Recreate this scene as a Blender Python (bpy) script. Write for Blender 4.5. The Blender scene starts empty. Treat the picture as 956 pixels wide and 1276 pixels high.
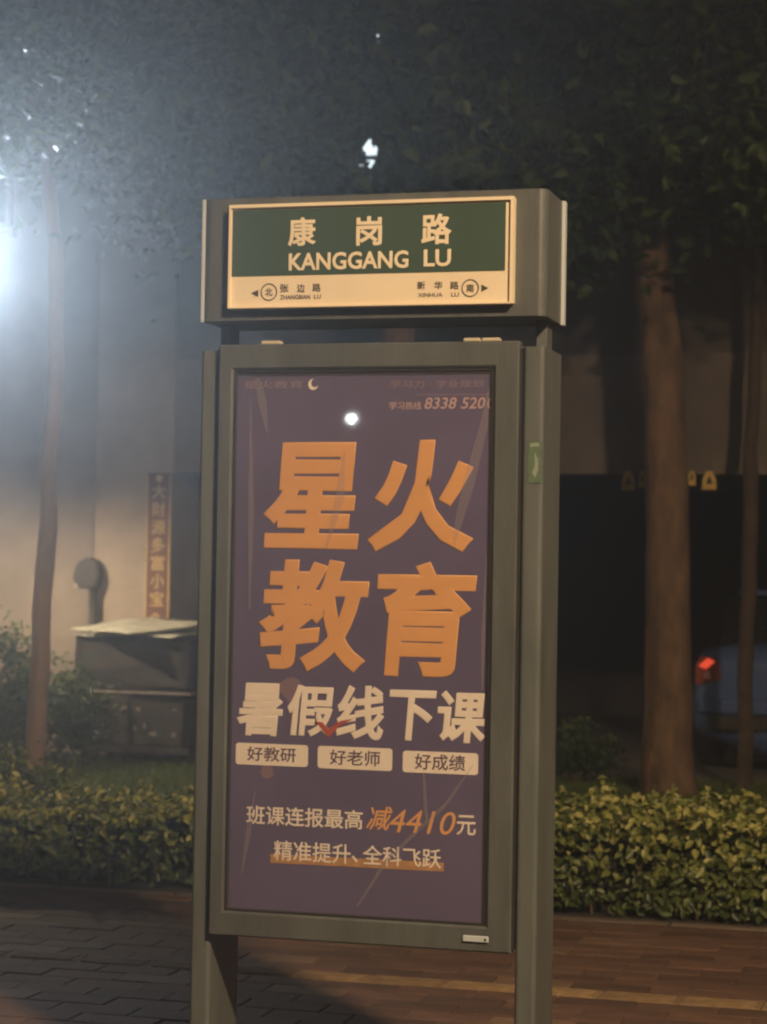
import bpy, bmesh, math, random
import numpy as np
from mathutils import Vector, Matrix, noise as mnoise
random.seed(7); RNG = np.random.default_rng(7)
R = math.radians
scn = bpy.context.scene
COL = scn.collection

# ------------------------------------------------------------------ camera
F_PX, PW, PH = 2700.0, 956, 1276
PITCH, ROLL, YAW, DIST, EYE = R(1.695), R(0.952), R(15.8), 6.28, 1.55
_fw = Vector((-math.sin(YAW), math.cos(YAW), 0)); _rt = Vector((math.cos(YAW), math.sin(YAW), 0)); _up = Vector((0, 0, 1))
CF = _fw * math.cos(PITCH) + _up * math.sin(PITCH)
_u = _up * math.cos(PITCH) - _fw * math.sin(PITCH)
CR = _rt * math.cos(ROLL) + _u * math.sin(ROLL)
CU = _u * math.cos(ROLL) - _rt * math.sin(ROLL)
CPOS = Vector((DIST * math.sin(YAW), -DIST * math.cos(YAW), EYE))
cd = bpy.data.cameras.new('camera'); cam = bpy.data.objects.new('camera', cd); COL.objects.link(cam)
cd.sensor_fit = 'VERTICAL'; cd.sensor_height = 24.0; cd.lens = 24.0 * F_PX / PH
cd.clip_start = 0.1; cd.clip_end = 2000
m = Matrix((CR, CU, -CF)).transposed().to_4x4(); m.translation = CPOS
cam.matrix_world = m
cd.dof.use_dof = True; cd.dof.focus_distance = 6.15; cd.dof.aperture_fstop = 3.2
scn.camera = cam

# ------------------------------------------------------------------ night sky, exposure
w = bpy.data.worlds.new('World'); scn.world = w; w.use_nodes = True
wn = w.node_tree.nodes; wl = w.node_tree.links
sky = wn.new('ShaderNodeTexSky'); sky.sky_type = 'NISHITA'; sky.sun_disc = False
sky.sun_elevation = R(-4); sky.sun_rotation = R(200)
wl.new(sky.outputs[0], wn['Background'].inputs[0]); wn['Background'].inputs[1].default_value = 0.03
glow = wn.new('ShaderNodeBackground'); glow.inputs[0].default_value = (1.0, .80, .58, 1); glow.inputs[1].default_value = 0.046   # even warm fill added as city skyglow, lifts the dark parts
wadd = wn.new('ShaderNodeAddShader'); wl.new(wn['Background'].outputs[0], wadd.inputs[0]); wl.new(glow.outputs[0], wadd.inputs[1]); wl.new(wadd.outputs[0], wn['World Output'].inputs[0])
scn.view_settings.view_transform = 'Standard'; scn.view_settings.look = 'None'
scn.view_settings.exposure = 0.0; scn.view_settings.gamma = 1.0
scn.render.engine = 'CYCLES'
scn.cycles.use_denoising = True
scn.cycles.filter_width = 2.2
scn.cycles.max_bounces = 6; scn.cycles.transparent_max_bounces = 12; scn.cycles.volume_bounces = 0
scn.cycles.sample_clamp_indirect = 3.0
scn.cycles.caustics_reflective = False; scn.cycles.caustics_refractive = False

HAZE_DENSITY = 0.014
P_WARM, P_COOL, P_WALL = 5900.0, 1050.0, 420.0

# ------------------------------------------------------------------ pixels of the photograph -> rays
def ray(px, py): return CF * F_PX + CR * (px - PW / 2) - CU * (py - PH / 2)
def onY(px, py, y):
    r = ray(px, py); return CPOS + r * ((y - CPOS.y) / r.y)
def onZ(px, py, z=0.0):
    r = ray(px, py); return CPOS + r * ((z - CPOS.z) / r.z)

# ------------------------------------------------------------------ materials
MATS = {}
def mat(name, col, rough=0.6, metal=0.0, var=0.0, scale=6.0, bump=0.0, bscale=40.0, emit=None, estr=0.0, spec=0.5, col2=None, rvar=0.0, stretch=None, objrand=0.0, attr=None, trans=0.0):
    if name in MATS: return MATS[name]
    mt = bpy.data.materials.new(name); mt.use_nodes = True; MATS[name] = mt
    nt = mt.node_tree; N = nt.nodes; L = nt.links; b = N['Principled BSDF']
    b.inputs['Base Color'].default_value = (*col, 1); b.inputs['Roughness'].default_value = rough
    b.inputs['Metallic'].default_value = metal; b.inputs['Specular IOR Level'].default_value = spec
    cur = None
    tc = N.new('ShaderNodeTexCoord'); src = tc.outputs['Object']
    if stretch:
        mp = N.new('ShaderNodeMapping'); mp.inputs['Scale'].default_value = stretch; L.new(src, mp.inputs[0]); src = mp.outputs[0]
    if var > 0 or col2:
        nz = N.new('ShaderNodeTexNoise'); nz.inputs['Scale'].default_value = scale; nz.inputs['Detail'].default_value = 6; nz.inputs['Roughness'].default_value = .65
        L.new(src, nz.inputs['Vector'])
        rp = N.new('ShaderNodeValToRGB'); L.new(nz.outputs['Fac'], rp.inputs[0])
        c2 = col2 if col2 else tuple(c * (1 - var) for c in col); c1 = col if col2 else tuple(min(1, c * (1 + var)) for c in col)
        rp.color_ramp.elements[0].position = .32; rp.color_ramp.elements[1].position = .68
        rp.color_ramp.elements[0].color = (*c2, 1); rp.color_ramp.elements[1].color = (*c1, 1)
        cur = rp.outputs[0]
        if rvar:
            mr = N.new('ShaderNodeMapRange'); mr.inputs[3].default_value = rough - rvar; mr.inputs[4].default_value = rough + rvar
            L.new(nz.outputs['Fac'], mr.inputs[0]); L.new(mr.outputs[0], b.inputs['Roughness'])
    if objrand or attr:
        if attr:
            oi = N.new('ShaderNodeAttribute'); oi.attribute_name = 'rnd'; val = oi.outputs['Fac']
            rp2 = N.new('ShaderNodeValToRGB'); L.new(val, rp2.inputs[0])
            els = rp2.color_ramp.elements
            for i, (p, c) in enumerate(attr):
                e = els[i] if i < 2 else els.new(p)
                e.position = p; e.color = (*c, 1)
            cur = rp2.outputs[0]
        else:
            oi = N.new('ShaderNodeObjectInfo'); val = oi.outputs['Random']
            mr = N.new('ShaderNodeMapRange'); mr.inputs[3].default_value = 1 - objrand; mr.inputs[4].default_value = 1 + objrand
            L.new(val, mr.inputs[0])
            mx = N.new('ShaderNodeMix'); mx.data_type = 'RGBA'; mx.blend_type = 'MULTIPLY'; mx.inputs[0].default_value = 1
            if cur: L.new(cur, mx.inputs[6])
            else: mx.inputs[6].default_value = (*col, 1)
            L.new(mr.outputs[0], mx.inputs[7]); cur = mx.outputs[2]
    if cur: L.new(cur, b.inputs['Base Color'])
    if bump > 0:
        nb = N.new('ShaderNodeTexNoise'); nb.inputs['Scale'].default_value = bscale; nb.inputs['Detail'].default_value = 5
        L.new(src, nb.inputs['Vector'])
        bp = N.new('ShaderNodeBump'); bp.inputs['Strength'].default_value = bump; bp.inputs['Distance'].default_value = .02
        L.new(nb.outputs['Fac'], bp.inputs['Height']); L.new(bp.outputs[0], b.inputs['Normal'])
    if emit:
        b.inputs['Emission Color'].default_value = (*emit, 1); b.inputs['Emission Strength'].default_value = estr
    if trans:
        tr = N.new('ShaderNodeBsdfTranslucent'); ms = N.new('ShaderNodeMixShader'); ms.inputs[0].default_value = trans
        if cur: L.new(cur, tr.inputs[0])
        else: tr.inputs[0].default_value = (*col, 1)
        L.new(b.outputs[0], ms.inputs[1]); L.new(tr.outputs[0], ms.inputs[2]); L.new(ms.outputs[0], N['Material Output'].inputs[0])
    return mt

def film_mat(name, col, alpha, rough, gloss_col=(1, 1, 1), ior=1.5, bump=0.0):
    """clear pane / film: see-through with a coloured share and a mirror share by Fresnel"""
    mt = bpy.data.materials.new(name); mt.use_nodes = True; N = mt.node_tree.nodes; L = mt.node_tree.links
    N.remove(N['Principled BSDF'])
    t = N.new('ShaderNodeBsdfTransparent'); d = N.new('ShaderNodeBsdfDiffuse'); d.inputs[0].default_value = (*col, 1)
    g = N.new('ShaderNodeBsdfGlossy'); g.inputs['Roughness'].default_value = rough; g.inputs[0].default_value = (*gloss_col, 1)
    m1 = N.new('ShaderNodeMixShader'); m1.inputs[0].default_value = alpha; L.new(t.outputs[0], m1.inputs[1]); L.new(d.outputs[0], m1.inputs[2])
    lw = N.new('ShaderNodeLayerWeight'); lw.inputs[0].default_value = .5
    pw_ = N.new('ShaderNodeMath'); pw_.operation = 'POWER'; L.new(lw.outputs['Facing'], pw_.inputs[0]); pw_.inputs[1].default_value = 5
    fr = N.new('ShaderNodeMapRange'); L.new(pw_.outputs[0], fr.inputs[0]); fr.inputs[3].default_value = ((ior - 1) / (ior + 1)) ** 2; fr.inputs[4].default_value = .9
    m2 = N.new('ShaderNodeMixShader'); L.new(fr.outputs[0], m2.inputs[0]); L.new(m1.outputs[0], m2.inputs[1]); L.new(g.outputs[0], m2.inputs[2])
    L.new(m2.outputs[0], N['Material Output'].inputs[0])
    if bump:
        tc = N.new('ShaderNodeTexCoord'); nb = N.new('ShaderNodeTexNoise'); nb.inputs['Scale'].default_value = 5
        L.new(tc.outputs['Object'], nb.inputs['Vector'])
        bp = N.new('ShaderNodeBump'); bp.inputs['Strength'].default_value = bump; bp.inputs['Distance'].default_value = .02
        L.new(nb.outputs['Fac'], bp.inputs['Height']); L.new(bp.outputs[0], g.inputs['Normal'])
    return mt

# ------------------------------------------------------------------ mesh helpers
def link(name, me, parent=None, mt=None):
    o = bpy.data.objects.new(name, me); COL.objects.link(o)
    if mt is not None and me is not None and hasattr(me, 'materials') and not me.materials: me.materials.append(mt)
    if parent is not None: o.parent = parent
    return o
def obj(name, bm, mt, parent=None, smooth=False, at=None):
    """one mesh object; vertices are given in world axes, origin moved to 'at' (or the parent's origin)"""
    me = bpy.data.meshes.new(name)
    org = Vector((0, 0, 0))
    if parent is not None:
        p = parent
        while p is not None: org += p.location; p = p.parent
    base = Vector(at) if at is not None else org
    bmesh.ops.translate(bm, verts=bm.verts, vec=-base)
    bm.normal_update(); bm.to_mesh(me); bm.free()
    if smooth:
        for p in me.polygons: p.use_smooth = True
    o = link(name, me, parent, mt)
    o.location = base - org if parent is not None else base
    return o
def empty(name, loc):
    o = bpy.data.objects.new(name, None); COL.objects.link(o); o.location = loc; o.empty_display_size = .2; return o
def tag(o, label, cat, group=None):
    o['label'] = label; o['category'] = cat
    if group: o['group'] = group
    return o
def struct(o): o['kind'] = 'structure'; return o
def NB(): return bmesh.new()
def box(bm, x0, x1, y0, y1, z0, z1, bev=0.0, seg=1):
    r = bmesh.ops.create_cube(bm, size=1.0)
    vs = r['verts']
    for v in vs:
        v.co = Vector(((x0 + x1) / 2 + v.co.x * (x1 - x0), (y0 + y1) / 2 + v.co.y * (y1 - y0), (z0 + z1) / 2 + v.co.z * (z1 - z0)))
    if bev > 0:
        es = list({e for v in vs for e in v.link_edges})
        bmesh.ops.bevel(bm, geom=es, offset=bev, segments=seg, profile=.5, affect='EDGES')
    return bm
def bxo(name, mt, parent, *a, bev=0.0, seg=1, **k): return obj(name, box(NB(), *a, bev=bev, seg=seg), mt, parent, **k)
def tube(bm, pts, rad, n=10, cap=True):
    pts = [Vector(p) for p in pts]; rings = []
    if not hasattr(rad, '__len__'): rad = [rad] * len(pts)
    for i, p in enumerate(pts):
        t = (pts[min(i + 1, len(pts) - 1)] - pts[max(i - 1, 0)]).normalized()
        a = t.cross(Vector((0, 1, 0.01))).normalized() if abs(t.y) < .9 else t.cross(Vector((1, 0, 0))).normalized()
        b = t.cross(a).normalized()
        rings.append([bm.verts.new(p + (a * math.cos(2 * math.pi * k / n) + b * math.sin(2 * math.pi * k / n)) * rad[i]) for k in range(n)])
    for A, B in zip(rings, rings[1:]):
        for k in range(n): bm.faces.new((A[k], A[(k + 1) % n], B[(k + 1) % n], B[k]))
    if cap: bm.faces.new(rings[0][::-1]); bm.faces.new(rings[-1])
    bmesh.ops.recalc_face_normals(bm, faces=bm.faces[:])
    return bm
def lathe(bm, prof, c, n=20):
    rings = [[bm.verts.new((c[0] + r * math.cos(2 * math.pi * k / n), c[1] + r * math.sin(2 * math.pi * k / n), c[2] + z)) for k in range(n)] for r, z in prof]
    for A, B in zip(rings, rings[1:]):
        for k in range(n): bm.faces.new((A[k], A[(k + 1) % n], B[(k + 1) % n], B[k]))
    bm.faces.new(rings[0][::-1]); bm.faces.new(rings[-1]); return bm
def prism_xz(bm, poly, y0, y1):
    """polygon in the x-z plane given depth from y0 to y1"""
    a = [bm.verts.new((x, y0, z)) for x, z in poly]; b = [bm.verts.new((x, y1, z)) for x, z in poly]
    bm.faces.new(a); bm.faces.new(b[::-1]); n = len(poly)
    for i in range(n): bm.faces.new((a[i], b[i], b[(i + 1) % n], a[(i + 1) % n]))
    bmesh.ops.recalc_face_normals(bm, faces=bm.faces[:]); return bm
def prism_xy(bm, poly, z0, z1):
    a = [bm.verts.new((x, y, z0)) for x, y in poly]; b = [bm.verts.new((x, y, z1)) for x, y in poly]
    bm.faces.new(a); bm.faces.new(b[::-1]); n = len(poly)
    for i in range(n): bm.faces.new((a[i], b[i], b[(i + 1) % n], a[(i + 1) % n]))
    bmesh.ops.recalc_face_normals(bm, faces=bm.faces[:]); return bm
def rrect(x0, x1, y0, y1, r, n=6):
    out = []
    for cx, cy, a0 in ((x1 - r, y1 - r, 0), (x0 + r, y1 - r, 90), (x0 + r, y0 + r, 180), (x1 - r, y0 + r, 270)):
        for k in range(n + 1):
            a = R(a0 + 90 * k / n); out.append((cx + r * math.cos(a), cy + r * math.sin(a)))
    return out

def leaf_mesh(name, cen, nrm, size, mt, aspect=.5, fold=.18, attr=None):
    """many folded leaf faces as one mesh: cen (n,3), nrm (n,3), size (n,)"""
    n = len(cen)
    nrm = nrm / np.linalg.norm(nrm, axis=1, keepdims=True)
    t = RNG.normal(size=(n, 3)); t -= nrm * (t * nrm).sum(1, keepdims=True); t /= np.linalg.norm(t, axis=1, keepdims=True)
    s = np.cross(nrm, t); sz = size[:, None]
    V = np.empty((n, 6, 3))
    V[:, 0] = cen - t * sz * .5
    V[:, 1] = cen - t * sz * .08 + s * sz * aspect * .5 + nrm * sz * fold
    V[:, 2] = cen + t * sz * .25 + s * sz * aspect * .38 + nrm * sz * fold * .8
    V[:, 3] = cen + t * sz * .5 - nrm * sz * .08
    V[:, 4] = cen + t * sz * .25 - s * sz * aspect * .38 + nrm * sz * fold * .8
    V[:, 5] = cen - t * sz * .08 - s * sz * aspect * .5 + nrm * sz * fold
    idx = np.array([[0, 1, 2, 3], [0, 3, 4, 5]])
    Fc = (np.arange(n)[:, None, None] * 6 + idx[None]).reshape(-1, 4)
    me = bpy.data.meshes.new(name)
    me.vertices.add(n * 6); me.vertices.foreach_set('co', V.ravel())
    me.loops.add(Fc.size); me.loops.foreach_set('vertex_index', Fc.ravel().astype(np.int32))
    me.polygons.add(len(Fc)); me.polygons.foreach_set('loop_start', (np.arange(len(Fc)) * 4).astype(np.int32))
    me.update(calc_edges=True)
    a = me.attributes.new('rnd', 'FLOAT', 'POINT')
    r = RNG.random(n) if attr is None else attr
    a.data.foreach_set('value', np.repeat(r, 6).astype(np.float32))
    me.materials.append(mt); me.validate()
    return me

def text_mesh(body, bold=0.0, shear=0.0, ext=0.001):
    c = bpy.data.curves.new('lettering', 'FONT'); c.body = body; c.shear = shear; c.resolution_u = 3; c.extrude = .004; c.bevel_depth = max(bold, .0005); c.bevel_resolution = 1
    o = bpy.data.objects.new('lettering', c); COL.objects.link(o)
    me = bpy.data.meshes.new_from_object(o.evaluated_get(bpy.context.evaluated_depsgraph_get()))
    bpy.data.objects.remove(o); bpy.data.curves.remove(c)
    return me
def lettering(name, body, px, y, mt, parent, bold=0.0, shear=0.0, thick=.0008):
    """fits the glyphs into the pixel box px=(left, top, right, bottom) on the upright plane y; a flat print with real thickness"""
    l, t, r, b = px
    me = text_mesh(body, bold, shear)
    bm = NB(); bm.from_mesh(me); bpy.data.meshes.remove(me)
    xs = [v.co.x for v in bm.verts]; ys = [v.co.y for v in bm.verts]
    x0, x1, z0, z1 = min(xs), max(xs), min(ys), max(ys)
    A, B, T, Bt = onY(l, (t + b) / 2, y), onY(r, (t + b) / 2, y), onY((l + r) / 2, t, y), onY((l + r) / 2, b, y)
    d0, d1 = min(v.co.z for v in bm.verts), max(v.co.z for v in bm.verts)
    for v in bm.verts:
        u = (v.co.x - x0) / (x1 - x0); q = (v.co.y - z0) / (z1 - z0)
        v.co = Vector((A.x + (B.x - A.x) * u, y - thick * (v.co.z - d0) / (d1 - d0), Bt.z + (T.z - Bt.z) * q))
    return obj(name, bm, mt, parent)
def line_px(l, r, t_left, h, k):
    """pixel box of a printed line whose left end has top t_left and height h, following the row's slope k"""
    mid = (l + r) / 2; dy = (mid - l) * k
    return (l, t_left + dy, r, t_left + dy + h)

# ------------------------------------------------------------------ the setting
M_soil = mat('soil', (.045, .035, .025), .95, var=.4, scale=3, bump=.6, bscale=30)
M_asph = mat('asphalt', (.05, .05, .052), .8, var=.3, scale=2, bump=.5, bscale=200)
M_bed = mat('paving_bed', (.06, .05, .042), .9, var=.3, scale=12, bump=.3)
M_lawn = mat('lawn_soil', (.06, .085, .03), .95, var=.4, scale=2, bump=.5, bscale=60)
M_conc = mat('driveway_concrete', (.13, .12, .11), .85, var=.25, scale=1.5, bump=.25)

def sheet(name, x0, x1, y0, y1, z0, z1, mt): return struct(bxo(name, mt, None, x0, x1, y0, y1, z0, z1, at=((x0 + x1) / 2, (y0 + y1) / 2, z0)))
HEDGE_Y = 3.86
g = NB(); s = 600
bm_f = [g.verts.new(v) for v in ((-s, -s, -.16), (s, -s, -.16), (s, s, -.16), (-s, s, -.16))]; g.faces.new(bm_f)
ground = struct(obj('ground', g, M_soil))
sheet('road', -60, 60, -26, -7.7, -.158, -.12, M_asph)
pavement = sheet('pavement', -40, 40, -7.5, HEDGE_Y - .10, -.155, -.030, M_bed)
sheet('far_pavement', -60, 60, -34, -26.2, -.155, 0.0, M_conc)
kerb = sheet('kerb', -40, 40, -7.7, -7.5, -.156, 0.01, M_conc)
bed = sheet('planting_bed', -40, 40, HEDGE_Y, 5.3, -.157, -.01, M_soil)
lawn = sheet('lawn', -40, 40, 5.3, 10.75, -.154, 0.0, M_lawn)
sheet('driveway', -40, 40, 10.75, 30, -.1545, -.02, M_conc)

# pavers: those in the photograph one by one, the rest of the field as one part
M_paver = mat('paver_red', (.145, .078, .050), .78, col2=(.085, .048, .034), scale=5, bump=.5, bscale=40, rvar=.12, objrand=.28)
M_pavy = mat('paver_yellow', (.33, .225, .105), .7, col2=(.17, .11, .065), scale=14, bump=.3, bscale=70, rvar=.15, objrand=.2)
PL, PD = .30, .15
def paver_mesh(L_, D_, mt, dots=False):
    bm = NB(); box(bm, -L_ / 2 + .0016, L_ / 2 - .0016, -D_ / 2 + .0016, D_ / 2 - .0016, -.03, 0.0)
    es = [e for e in bm.edges if all(v.co.z > -.01 for v in e.verts)]
    bmesh.ops.bevel(bm, geom=es, offset=.003, segments=1, affect='EDGES')
    if dots:
        for k in range(4):
            yy = -D_ / 2 + .025 + k * (D_ - .05) / 3
            box(bm, -L_ / 2 + .02, L_ / 2 - .02, yy - .008, yy + .008, -.002, .005)
    me = bpy.data.meshes.new('paver'); bm.to_mesh(me); bm.free(); me.materials.append(mt); return me
M_pavt = mat('paver_tan', (.20, .125, .075), .75, col2=(.11, .07, .045), scale=5, bump=.5, bscale=40, rvar=.12, objrand=.3)
pm_red, pm_yel, pm_tan = paver_mesh(PL, PD, M_paver), paver_mesh(PL, PD, M_pavy, True), paver_mesh(PL, PD, M_pavt)
far = []
row0 = -1.20
for j in range(34):
    yc = row0 + PD * (j + .5)
    if yc + PD / 2 > HEDGE_Y - .09: break
    off = PL / 2 * (j % 2) + random.uniform(-.01, .01)
    tact = abs(yc - 2.03) < PD * .5
    for i in range(-22, 16):
        xc = i * PL + off
        lo = -2.95 - .1 * (yc - 2); vis = (yc > .72 + max(0, (xc + 1.6)) * .36) and (-1.62 - (yc - .75) * .42 - .2 < xc < 1.02 + (yc - 1.5) * .02 + .1)
        z = random.uniform(-.0015, .002) + (0 if random.random() > .06 else random.uniform(-.004, .003))
        if vis:
            o = link('paver', pm_yel if tact else (pm_tan if random.random() < .13 else pm_red), pavement)
            o.location = Vector((xc + random.uniform(-.0012, .0012), yc + random.uniform(-.0012, .0012), z)) - pavement.location
            o.rotation_euler = (R(random.uniform(-.35, .35)), R(random.uniform(-.25, .25)), R(random.uniform(-.3, .3)))
        else: far.append((xc, yc, z, tact))
for tact, nm in ((False, 'paver_field'), (True, 'tactile_paver_field')):
    bm = NB()
    for xc, yc, z, t_ in far:
        if t_ == tact: box(bm, xc - PL / 2 + .003, xc + PL / 2 - .003, yc - PD / 2 + .003, yc + PD / 2 - .003, -.029 + z, z)
    o = obj(nm, bm, M_pavy if tact else M_paver, pavement); o['kind'] = 'stuff'
# kerb stones between the paving and the hedge
M_kerb = mat('kerb_stone', (.17, .13, .10), .75, var=.3, scale=8, bump=.4, bscale=50, objrand=.2)
bed_kerb = empty('bed_edging', (0, HEDGE_Y - .05, 0)); struct(bed_kerb)
ks = NB(); box(ks, -.29, .29, -.045, .045, -.15, .004, bev=.006); kme = bpy.data.meshes.new('kerb_stone'); ks.to_mesh(kme); ks.free(); kme.materials.append(M_kerb)
for i in range(-8, 5):
    o = link('kerb_stone', kme, bed_kerb); o.location = (i * .6 + random.uniform(-.006, .006), random.uniform(-.004, .004), random.uniform(-.006, .004)); o.rotation_euler.z = R(random.uniform(-.5, .5))

# ------------------------------------------------------------------ building behind the lawn
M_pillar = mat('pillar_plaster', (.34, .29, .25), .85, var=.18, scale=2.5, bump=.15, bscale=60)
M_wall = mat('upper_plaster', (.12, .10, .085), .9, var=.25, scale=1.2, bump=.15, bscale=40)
M_wallL = mat('side_plaster', (.27, .235, .21), .9, var=.2, scale=1.7, bump=.15, bscale=40)
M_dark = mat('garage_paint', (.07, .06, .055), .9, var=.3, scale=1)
M_frame = mat('window_aluminium', (.18, .18, .18), .45, metal=.6)
M_pane = mat('dark_glass', (.015, .017, .02), .08)
M_lit = mat('lit_window_pane', (.8, .85, .9), .4, emit=(.80, .95, 1.0), estr=1.6)
M_rust = mat('awning_sheet', (.22, .10, .05), .7, var=.3, scale=5)
bld = empty('building', (-3, 11, 0))
tag(bld, 'grey plaster building with open ground floor behind the trees', 'building')
def part(nm, mt, *a, **k): return bxo(nm, mt, bld, *a, **k)
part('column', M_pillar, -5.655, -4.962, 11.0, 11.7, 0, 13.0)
part('column', M_pillar, 2.2, 2.9, 11.0, 11.7, 0, 2.39)
part('column', M_pillar, 7.4, 8.1, 11.0, 11.7, 0, 2.39)
part('side_wall', M_wallL, -13, -5.655, 11.12, 11.4, 0, 13.0)
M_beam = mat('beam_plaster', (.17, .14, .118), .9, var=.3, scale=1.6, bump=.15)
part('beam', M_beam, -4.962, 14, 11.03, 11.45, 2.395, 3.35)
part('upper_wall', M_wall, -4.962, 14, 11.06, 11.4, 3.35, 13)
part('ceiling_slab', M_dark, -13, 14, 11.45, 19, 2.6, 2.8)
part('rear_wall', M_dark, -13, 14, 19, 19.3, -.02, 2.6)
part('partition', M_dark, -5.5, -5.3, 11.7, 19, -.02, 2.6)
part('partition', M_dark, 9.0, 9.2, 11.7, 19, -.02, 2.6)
def window(x0, x1, z0, z1, lit=False, mull=1, tz=None):
    f = NB(); t = .05
    if tz: box(f, x0 + t, x1 - t, 11.003, 11.055, tz - .018, tz + .018)
    box(f, x0, x1, 11.0, 11.058, z0, z0 + t); box(f, x0, x1, 11.0, 11.058, z1 - t, z1)
    box(f, x0, x0 + t, 11.001, 11.057, z0 + t, z1 - t); box(f, x1 - t, x1, 11.001, 11.057, z0 + t, z1 - t)
    for k in range(mull):
        xm = x0 + (x1 - x0) * (k + 1) / (mull + 1); box(f, xm - t / 2, xm + t / 2, 11.002, 11.056, z0 + t, z1 - t)
    fo = obj('window', f, M_frame, bld)
    step = (x1 - x0 - t) / (mull + 1)
    for k in range(mull + 1):
        a = x0 + t * 1 + k * step; bxo('pane', M_lit if lit else M_pane, fo, a + .001, a + step - t - .001, 11.03, 11.04, z0 + t, z1 - t)
    bxo('sill', M_pillar, fo, x0 - .06, x1 + .06, 10.93, 11.05, z0 - .07, z0 - .001)
p = onY(462, 191, 11.03)
window(p.x - .20, p.x + .20, p.z - .36, p.z + .22, True, 0, onY(462, 197, 11.03).z)
p = onY(472, 45, 11.03)
window(p.x - .22, p.x + .18, p.z - .15, p.z + .35, True, 0)
for x in (-9.6, -7.2, -1.6, .8, 3.4, 6.0): window(x - .7, x + .7, 4.5, 5.9)
for x in (-9.6, -7.2, -4.8, -1.6, .8, 3.4, 6.0): window(x - .7, x + .7, 7.6, 9.0)
aw = NB(); p = onY(925, 130, 10.7); prism_xz(aw, [(p.x - .55, p.z - .28), (p.x + 1.5, p.z - .28), (p.x + 1.5, p.z + .28), (p.x - .45, p.z + .28)], 10.62, 10.72)
aw_o = obj('awning', aw, M_rust, bld)
bxo('awning_bracket', M_frame, aw_o, p.x - .3, p.x - .26, 10.72, 11.06, p.z - .02, p.z + .02); bxo('awning_bracket', M_frame, aw_o, p.x + 1.2, p.x + 1.24, 10.72, 11.06, p.z - .02, p.z + .02)

# vertical couplet strip on the column
M_coup = mat('couplet_paper', (.13, .055, .034), .6, var=.2, scale=9)
M_gold = mat('couplet_gold', (.52, .38, .17), .55, metal=.1, var=.2, scale=20)
a, b = onY(184, 589, 10.985), onY(210, 790, 10.985)
cp = empty('couplet_strip', ((a.x + b.x) / 2, 10.99, b.z))
tag(cp, 'tall narrow red strip with gold characters on the pale column', 'couplet')
bxo('backing', M_coup, cp, a.x, b.x, 10.984, 10.998, b.z, a.z)
fr = NB(); t = .012
for q in ((a.x, a.x + t, b.z, a.z), (b.x - t, b.x, b.z, a.z)): box(fr, q[0], q[1], 10.978, 10.984, q[2] + .02, q[3] - .02)
obj('border', fr, M_gold, cp)
xm = (a.x + b.x) / 2 ; H = a.z - b.z
for k, ch in enumerate('大財源多富小宝'):
    zt = a.z - .09 - k * (H - .30) / 7 * 1.0
    me = text_mesh(ch, .012); bm = NB(); bm.from_mesh(me); bpy.data.meshes.remove(me)
    xs = [v.co.x for v in bm.verts]; ys = [v.co.y for v in bm.verts]
    x_0, x_1, y_0, y_1 = min(xs), max(xs), min(ys), max(ys); d0, d1 = min(v.co.z for v in bm.verts), max(v.co.z for v in bm.verts)
    for v in bm.verts: v.co = Vector((xm + ((v.co.x - x_0) / (x_1 - x_0) - .5) * .125, 10.983 - .005 * (v.co.z - d0) / (d1 - d0), zt - .13 + (v.co.y - y_0) / (y_1 - y_0) * .125))
    obj('character', bm, M_gold, cp)
fl = NB()
for k in range(9):
    an = k * .7; rr = .02 + .009 * k
    box(fl, xm + rr * math.cos(an) * .8 - .014, xm + rr * math.cos(an) * .8 + .014, 10.976, 10.983, b.z + .12 + rr * math.sin(an) - .012, b.z + .12 + rr * math.sin(an) + .012, bev=.004)
obj('flower_ornament', fl, M_gold, cp)
fl = NB(); lathe(fl, [(.02, 0), (.032, .006)], (0, 0, 0), 14)
for v in fl.verts: v.co = Vector((xm + v.co.x, 10.984 - v.co.z * .6, a.z - .05 + v.co.y))
obj('round_ornament', fl, M_gold, cp)

# small yellow plates hanging under the beam
M_yel = mat('yellow_plate', (.75, .52, .13), .5, var=.2, scale=30)
M_blk = mat('black_print', (.02, .02, .02), .6)
for px, wd, hh, lab in ((783, 16, 24, 'brighter yellow plate hanging under the beam left of the thick trunk'), (800, 7, 20, 'narrow dull plate hanging under the beam touching the thick trunk'), (862, 10, 18, 'narrow dim plate under the beam just right of the thick trunk'), (884, 17, 23, 'wide dull yellow plate under the beam right of the thick trunk')):
    A, B = onY(px - wd / 2, 587, 11.0), onY(px + wd / 2, 587 + hh, 11.0)
    e = empty('hanging_plate', ((A.x + B.x) / 2, 11.0, B.z)); tag(e, lab, 'hanging plate', 'plates under the beam')
    bm = NB(); xm_ = (A.x + B.x) / 2; w2 = (B.x - A.x) / 2
    prism_xz(bm, [(xm_ - w2, B.z), (xm_ + w2, B.z), (xm_ + w2 * .95, B.z + (A.z - B.z) * .55), (xm_ + w2 * .45, A.z), (xm_ - w2 * .45, A.z), (xm_ - w2 * .95, B.z + (A.z - B.z) * .55)], 10.995, 11.01)
    pl = obj('plate', bm, M_yel, e)
    bm = NB(); prism_xz(bm, [(xm_ - w2 * .5, B.z + .045), (xm_ + w2 * .5, B.z + .045), (xm_ + .002, B.z + .11)], 10.991, 10.995); obj('mark', bm, M_blk, e)
    bm = NB(); tube(bm, [(xm_, 11.002, A.z), (xm_, 11.04, 2.46)], .006, 6); obj('hook', bm, M_frame, e)

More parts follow.
